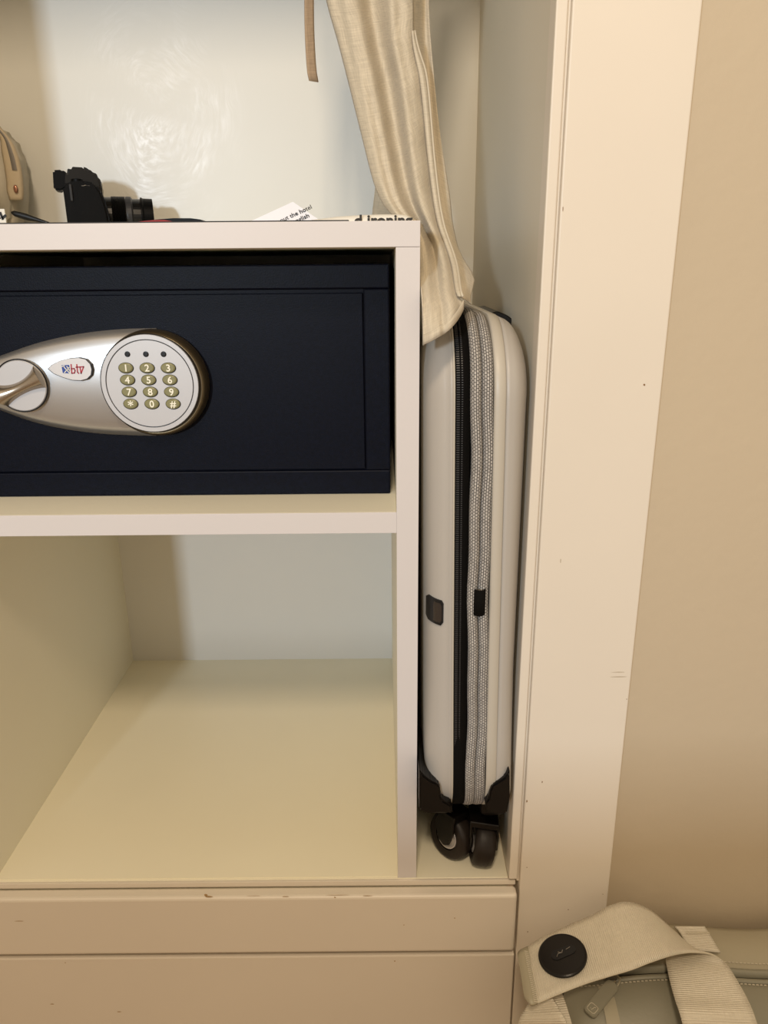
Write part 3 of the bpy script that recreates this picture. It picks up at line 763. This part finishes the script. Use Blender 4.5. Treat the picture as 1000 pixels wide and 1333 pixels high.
# card
p0, p1, p2, p3 = U(322, 287, .17), U(379, 261, .17), U(418, 287, .17), U(361, 312, .17)
def tilt(p): return Vector((p.x, .17 + (p.z - ZT) * .5, max(p.z, ZT + .0004)))
zc = [U(316, 292, .17), U(379, 261, .17), U(424, 292, .17)]
bm = prism(bmesh.new(), [Vector((p.x, .17 + (p.z - ZT) * .55, max(p.z, ZT + .0003))) for p in zc], Vector((0, .0005, 0)), Vector((0, 0, 0)))
card = link('card', bm, 'paper'); tag(card, 'white printed card propped with one corner up on the cabinet top', 'card')
a = U(357, 290, .17); b = U(397, 266, .17); dx = (U(395, 272, .17) - U(372, 283, .17)).normalized()
def ctext(s_, px, py, size):
    p = U(px, py, .17); p.y = .17 + (p.z - ZT) * .55 - .0006
    up = Vector((0, .48, .88)); x = Vector((dx.x, dx.z * .48, dx.z)).normalized()
    t_ = text(s_, size, basis(p, x, up - x * up.dot(x)), 'ink', card, 'print', depth=.0001, bold=.00005)
ctext('out the hotel', 384, 277.5, .0062)
ctext('english', 391, 284.3, .0062)
# laundry bag / paper with bold print
nb = root('printed_bag', U(480, 287, .07).xy.to_3d() + Vector((0, 0, ZT)), 'folded cream paper bag with bold black print, beside the linen garment', 'bag')
rows = []
for i in range(31):
    px = lerp(405, 537, i / 30); top_ = interp([(405, 286.5), (440, 282), (470, 280), (500, 279), (527, 279.5), (537, 284)], px); 
    pt = U(px, top_, .075); r = []
    for k in range(6):
        t = k / 5; z = lerp(ZT + .0006, pt.z, math.sin(t * math.pi / 2)); r.append(Vector((pt.x, .0625 + .0125 * (1 - math.cos(t * math.pi / 2)) , z)))
    r += [Vector((pt.x, .095, pt.z - .0002)), Vector((pt.x, .15, ZT + .002))]
    rows.append(r)
local(link('paper_sheet', grid(rows), 'news', smooth=True), nb)
p = U(499, 287.2, .0620); 
t_ = local(text('d ironing', .0130, basis((p.x, .0615, p.z), (1, 0, .0), (0, .55, 1)), 'ink', name='print', bold=.00035), nb)
# cosmetic pouch at the left
pc = root('cosmetic_pouch', Vector((-.44, .33, ZT)), 'beige leather pouch with curved zip and copper rivet, far left of cabinet top', 'pouch')
bm = bmesh.new()
cpt = [(-60, 175), (-40, 162), (-15, 160), (3, 172), (14, 192), (20, 215), (22, 240), (20, 288)]
out = [U(a, b, .385) for a, b in cpt]; out = [Vector((p.x, .385, max(p.z, ZT + .001))) for p in out] + [Vector((-.47, .385, ZT + .001))]
out = [Vector((max(p.x, XNL + .003), p.y, p.z)) for p in out[1:]]
bm = prism(bm, out, Vector((0, .042, 0)), Vector((0, 0, 0)))
bmesh.ops.bevel(bm, geom=list(bm.edges), offset=.008, segments=3, affect='EDGES')
local(link('pouch_body', bm, 'pouch_body', smooth=True), pc)
CI = [(150, -14), (165, -10), (180, 0), (195, 1.5), (215, 5), (235, 8), (250, 9), (258, 12)]
CO = [(150, -6), (164, 0), (180, 13), (195, 21), (215, 27), (235, 30), (250, 31), (258, 30.5)]
def strip(lo, hi, y0, y1, fa, fb, n=26, prot=.003):
    rows = []
    for i in range(n + 1):
        py = lerp(y0, y1, i / n); a = smooth(CI, py); b = smooth(CO, py); r = []
        for j in range(7):
            t = lerp(fa, fb, j / 6); p = U(lerp(a, b, t), py, .378); p.y -= prot * math.sin(math.pi * j / 6) ** .5 if 0 < j < 6 else 0
            p.x = max(p.x, XNL + .002); r.append(p)
        rows.append(r)
    return grid(rows)
band = local(link('zip_band', strip(0, 0, 150, 260.5, 0, 1), 'pouch', smooth=True), pc); solid(band, .003, 1)
z_ = local(link('zip', strip(0, 0, 160, 222, .52, .80, prot=.0005), 'zip_grey', smooth=True), pc); z_.location.y -= .0036
p = U(20.5, 246, .3735)
m_ = Matrix.Translation((p.x, p.y, p.z)) @ Matrix.Diagonal((.55, 1, 1, 1)) @ fx
local(link('rivet', lathe(bmesh.new(), [(.0046, 0), (.0044, .0008), (.003, .0014), (0, .0016)], m_, 20), 'rose', smooth=True), pc)
tb = [U(16, 262, .302), U(20, 270, .302), U(20, 284, .302)]
# black strap end and dark marks
rows = []
for i in range(13):
    t = i / 12; c = U(lerp(15, 64, t), lerp(277, 290.5, t), .24); h = interp([(0, .0012), (.06, .003), (.35, .0034), (1, .0012)], t)
    rows.append([c + Vector((0, .0012 * math.cos(a), h * math.sin(a))) for a in [2*math.pi*k/10 for k in range(11)]])
bm = grid(rows); bmesh.ops.remove_doubles(bm, verts=bm.verts, dist=1e-6)
bmesh.ops.holes_fill(bm, edges=[e for e in bm.edges if e.is_boundary], sides=12)
pen = link('strap_end', bm, 'cam_gloss', smooth=True); tag(pen, 'black tapered strap end sticking up left of the camera, below the pouch', 'strap')
tg = root('paper_tag', Vector((-.41, .25, ZT)), 'small white paper with thick black marks, far left beneath the pouch', 'paper')
a = U(-14, 272, .25); b = U(8, 289, .25)
local(link('sheet', bx((a.x, .25, ZT + .0002), (b.x, .252, a.z), .0003), 'news'), tg)
bm = bmesh.new()
for x0, y0, x1, y1 in ((-6, 276, 0, 285), (0, 276, 4, 286), (3, 284, 8, 280)):
    p = U(x0, y0, .2497); q_ = U(x1, y1, .2497); d = (q_ - p).normalized(); n_ = Vector((-d.z, 0, d.x)) * .0012
    prism(bm, [p + n_, q_ + n_, q_ - n_, p - n_], Vector((0, -.0003, 0)), Vector((0, 0, 0)))
local(link('print', bm, 'ink'), tg)

# ------------------------------------------------------------------ bag on the floor in the corner
bg = root('holdall_bag', (.33, -.10, 0), 'sage grey leather bag with zip and rubber puller standing below the right wall', 'bag')
# cross-section in (y, z) from back bottom up over the top to the front bottom
def bagx(prof, x0, x1, name, m, nx=40, sag=.004, rnd=.035):
    rows = []
    for i in range(nx + 1):
        t = i / nx; x = lerp(x0, x1, t); r = []
        e0 = min(1, (x - x0) / rnd); e1 = min(1, (x1 - x) / rnd); k = math.sqrt(max(0, 1 - (1 - min(e0, e1)) ** 2))
        for (y, z) in prof:
            cy = -.10; zz = z - (1 - k) * .03 * (1 if z > CZ - .70 else 0)
            r.append(Vector((x, cy + (y - cy) * (.62 + .38 * k), zz + sag * math.sin(x * 31) * (1 if z > CZ - .7 else 0))))
        rows.append(r)
    return local(link(name, grid(rows), m, smooth=True), bg)
ZG = CZ - .612
rear = [(-.012, .012), (-.006, CZ - .75), (-.010, ZG - .020), (-.014, ZG - .004), (-.022, ZG), (-.040, ZG + .001), (-.056, ZG - .003), (-.064, ZG - .0075)]
front = [(-.0675, ZG - .0075), (-.074, ZG - .0065), (-.085, ZG - .0068), (-.100, ZG - .011), (-.120, ZG - .024), (-.145, ZG - .06), (-.165, ZG - .14), (-.180, .02)]
BX0, BX1 = .150, .55
bagx(rear, BX0, BX1, 'back_gusset', 'bag_pale')
bagx(front, BX0, BX1, 'front_gusset', 'bag')
bagx([(-.014, .012), (-.18, .012)], BX0, BX1, 'bag_bottom', 'bag')
for xx, nm in ((BX0, 'end_panel'), (BX1, 'end_panel')):
    prof = rear + front; bm = bmesh.new(); cy = -.10
    bm.faces.new([bm.verts.new((xx, cy + (y - cy) * .62, z - (.03 if z > CZ - .7 else 0) + (.004 * math.sin(xx * 31) if z > CZ - .7 else 0))) for y, z in prof])
    local(link(nm, bm, 'bag'), bg)
bagx([(-.0635, ZG - .012), (-.068, ZG - .012)], BX0 + .01, BX1 - .01, 'zip', 'tape')
bagx([(-.0600, ZG - .0040), (-.0606, ZG - .0022), (-.0632, ZG - .0040), (-.0645, ZG - .0085)], BX0 + .012, BX1 - .012, 'zip_lip', 'bag')
bagx([(-.0668, ZG - .009), (-.0685, ZG - .0045), (-.0712, ZG - .0045), (-.0722, ZG - .0060)], BX0 + .012, BX1 - .012, 'zip_lip', 'bag')
# stitches in dashes
bm = bmesh.new()
def gz(x): return .004 * math.sin(x * 31)
x = BX0 + .02
while x < BX1 - .02:
    for y, dz in ((-.0745, -.0052), (-.0560, -.0012)): box(bm, (x, y - .0004, ZG + dz + gz(x)), (x + .0023, y + .0004, ZG + dz + gz(x) + .0007))
    x += .0036
tag(local(link('stitching', bm, 'stitch'), bg), kind='stuff')
# vertical seam strips on the front pocket
for xx in (.189,):
    rows = [[Vector((xx + dx, y - .0008, z + .0012 + gz(xx))) for dx in (0, .006, .012)] for y, z in front[1:6]]
    o = local(link('seam_strip', grid(rows), 'bag_pale', smooth=True), bg)
# webbing strap: sections (A far/upper edge, B near/lower edge), photo px + height above bag
def band(secs, name, m, n=8, w_=0, thick=.0016, bow=.0):
    K = len(secs); N = (K - 1) * n; rows = []
    pa = [UZ(a[0], a[1], CZ + a[2]) for a, b in secs]; pb = [UZ(b[0], b[1], CZ + b[2]) for a, b in secs]
    ch = [[(i, p[c]) for i, p in enumerate(pa)] for c in range(3)]; cb = [[(i, p[c]) for i, p in enumerate(pb)] for c in range(3)]
    for i in range(N + 1):
        t = i / n; A = Vector([smooth(c, t) for c in ch]); Bv = Vector([smooth(c, t) for c in cb])
        nrm = Vector((0, 0, 1)); rows.append([A.lerp(Bv, k / 10) + nrm * bow * math.sin(math.pi * k / 10) for k in range(11)])
    o = local(link(name, grid(rows), m, smooth=True), bg); solid(o, thick, 0); return rows
strap_secs = [((683, 1236, -.596), (699, 1306, -.596)), ((700, 1224, -.594), (722, 1296, -.594)), ((738, 1206, -.588), (760, 1281, -.589)),
              ((770, 1192, -.578), (795, 1270, -.580)), ((795, 1179, -.568), (822, 1262, -.574)), ((818, 1174.5, -.566), (845, 1253, -.574)),
              ((845, 1184, -.574), (872, 1244, -.578)), ((872, 1207, -.588), (893, 1240, -.584)), ((888, 1224, -.600), (912, 1240, -.588)),
              ((884, 1236, -.607), (928, 1243, -.590)), ((868, 1246, -.604), (944, 1254, -.591)), ((869, 1262, -.600), (955, 1270, -.590)),
              ((877, 1295, -.599), (972, 1300, -.592)), ((888, 1330, -.600), (985, 1333, -.598)), ((900, 1390, -.64), (1000, 1395, -.64)), ((915, 1480, -.74), (1018, 1480, -.74))]
rw = band(strap_secs, 'webbing_strap', 'webbing')
# selvedge stitches along the near edge of the strap
bm = bmesh.new()
pts = [r[10] for r in rw]
tube(bm, pts, .0007, 6); local(link('strap_edge', bm, 'stitch', smooth=True), bg)
# leather end tab
band([((675, 1242, -.5962), (684, 1300, -.5962)), ((679, 1237, -.5935), (691, 1308, -.5935)), ((687, 1233, -.5935), (700, 1306, -.5935))], 'end_tab', 'bag_pale', thick=.003)
bm = bmesh.new()
a, b = UZ(685, 1238, CZ - .5915), UZ(697.5, 1303, CZ - .5915)
for k in range(26):
    p = a.lerp(b, k / 25); d = (b - a).normalized(); tube(bm, [p + Vector((-.0016, 0, 0)), p + d * .0012 + Vector((.0018, 0, 0))], .0005, 5)
tag(local(link('tab_stitching', bm, 'stitch'), bg), kind='stuff')
# lower-left webbing going down from the tab
lw = [((694, 1298, -.612), (714, 1292, -.604)), ((684, 1314, -.622), (726, 1310, -.606)), ((672, 1340, -.64), (741, 1340, -.615)), ((655, 1420, -.72), (770, 1420, -.70))]
band(lw, 'lower_strap', 'webbing')
band([((716, 1292, -.6165), (730, 1289, -.6165)), ((727, 1312, -.6165), (738, 1311, -.6165)), ((742, 1345, -.625), (748, 1345, -.625))], 'lower_strap', 'webbing')
# rear strap anchor
band([((878, 1206, -.602), (917, 1206, -.602)), ((885, 1214, -.603), (923, 1215, -.603)), ((898, 1236, -.604), (938, 1240, -.604))], 'rear_anchor', 'webbing')
bm = bmesh.new(); a, b = UZ(894, 1214.5, CZ - .6), UZ(924, 1214.5, CZ - .6); tube(bm, [a.lerp(b, k / 12) + Vector((0, .0004 * (k % 2), 0)) for k in range(13)], .0006, 5)
local(link('anchor_stitching', bm, 'stitch'), bg)
# round black button on the strap
cA, cB = UZ(716.5, 1251, CZ - .592), UZ(750, 1238, CZ - .588)
P = lambda i, k: rw[i][k]
c0 = UZ(733, 1246, CZ - .590); xx = (P(20, 5) - P(6, 5)).normalized(); yy = (P(14, 0) - P(14, 10)).normalized()
zz = xx.cross(yy).normalized(); 
if zz.z < 0: zz = -zz
bmat = basis(c0 + zz * .0006, xx, zz.cross(xx))
btn = local(link('button', lathe(bmesh.new(), [(.0208, 0), (.0216, .0012), (.0214, .0026), (.0204, .0034), (.0195, .0032), (0, .0032)], bmat, 64), 'btn', smooth=False), bg)
def slot(L_, W_, h0, h1, m, name):
    bm = bmesh.new(); pts = []
    for sgn, a0 in ((1, -90), (-1, 90)):
        for k in range(13): a = R(a0 + 180 * k / 12); pts.append(bmat @ Vector((.0015 + sgn * L_ / 2 + W_ / 2 * math.cos(a), .001 + W_ / 2 * math.sin(a), h0)))
    prism(bm, pts, zz * (h1 - h0), Vector((0, 0, 0)))
    s_ = link(name, bm, m, btn); pass
slot(.0135, .0098, .0031, .0037, 'black', 'slot_rim'); 
bm = bmesh.new()
for pts in ([(-.0065, -.001), (-.004, .0015), (-.001, .001), (.001, .003)], [(-.0035, .003), (-.0005, .0005), (.0012, .0032)], [(.004, .0022), (.0085, .003)]):
    tube(bm, [bmat @ Vector((a + .0008, b + .0, .0040)) for a, b in pts], .00028, 5)
s_ = link('emblem', bm, 'steel', btn); pass
# zip puller
ring_pts = [UZ(x, y, CZ - .6130) for x, y in ((786, 1274), (792, 1270), (803, 1269.5), (808, 1274), (806, 1280), (801, 1287), (797, 1284), (801, 1277))]
local(link('puller_ring', tube(bmesh.new(), ring_pts, .0008, 8), 'bag_pale', smooth=True), bg)
sl = UZ(794, 1272, CZ - .6150); local(link('zip_slider', bx(sl - Vector((.006, .003, .001)), sl + Vector((.006, .003, .0025)), .001), 'dark_stitch'), bg)
pA, pB = UZ(797, 1284, CZ - .6125), UZ(769, 1318, CZ - .6185)
xd = (pA - pB); ln = xd.length; pmx = basis((pA + pB) / 2, xd, Vector((-xd.y, xd.x, 0)).normalized())
bm = bmesh.new(); pts = [pmx @ Vector((v.x, v.z, 0)) for v in rsq(0, 0, ln + .006, .0118, .0035, 0)]
pz = (pmx.to_3x3() @ Vector((0, 0, 1))).normalized(); prism(bm, pts, pz * .0024 * (1 if pz.z > 0 else -1), Vector((0, 0, 0)))
bmesh.ops.bevel(bm, geom=list(bm.edges), offset=.0005, segments=2, affect='EDGES')
pl = local(link('zip_puller', bm, 'bag'), bg)
hz = .0026 * (1 if pz.z > 0 else -1)
bm = bmesh.new(); sq = [pmx @ Vector((v.x, v.z, hz)) for v in rsq(-ln / 2 + .003, 0, .0072, .0078, .0018, 0, 3)]
tube(bm, sq + [sq[0]], .0003, 5, cap=False)
tube(bm, [pmx @ Vector((-ln / 2 + .003 + a, b, hz)) for a, b in ((-.0005, .0018), (-.0018, .0), (.0018, -.0008), (.0022, -.0020))], .0003, 5)
s_ = link('emblem', bm, 'stitch', pl); pass
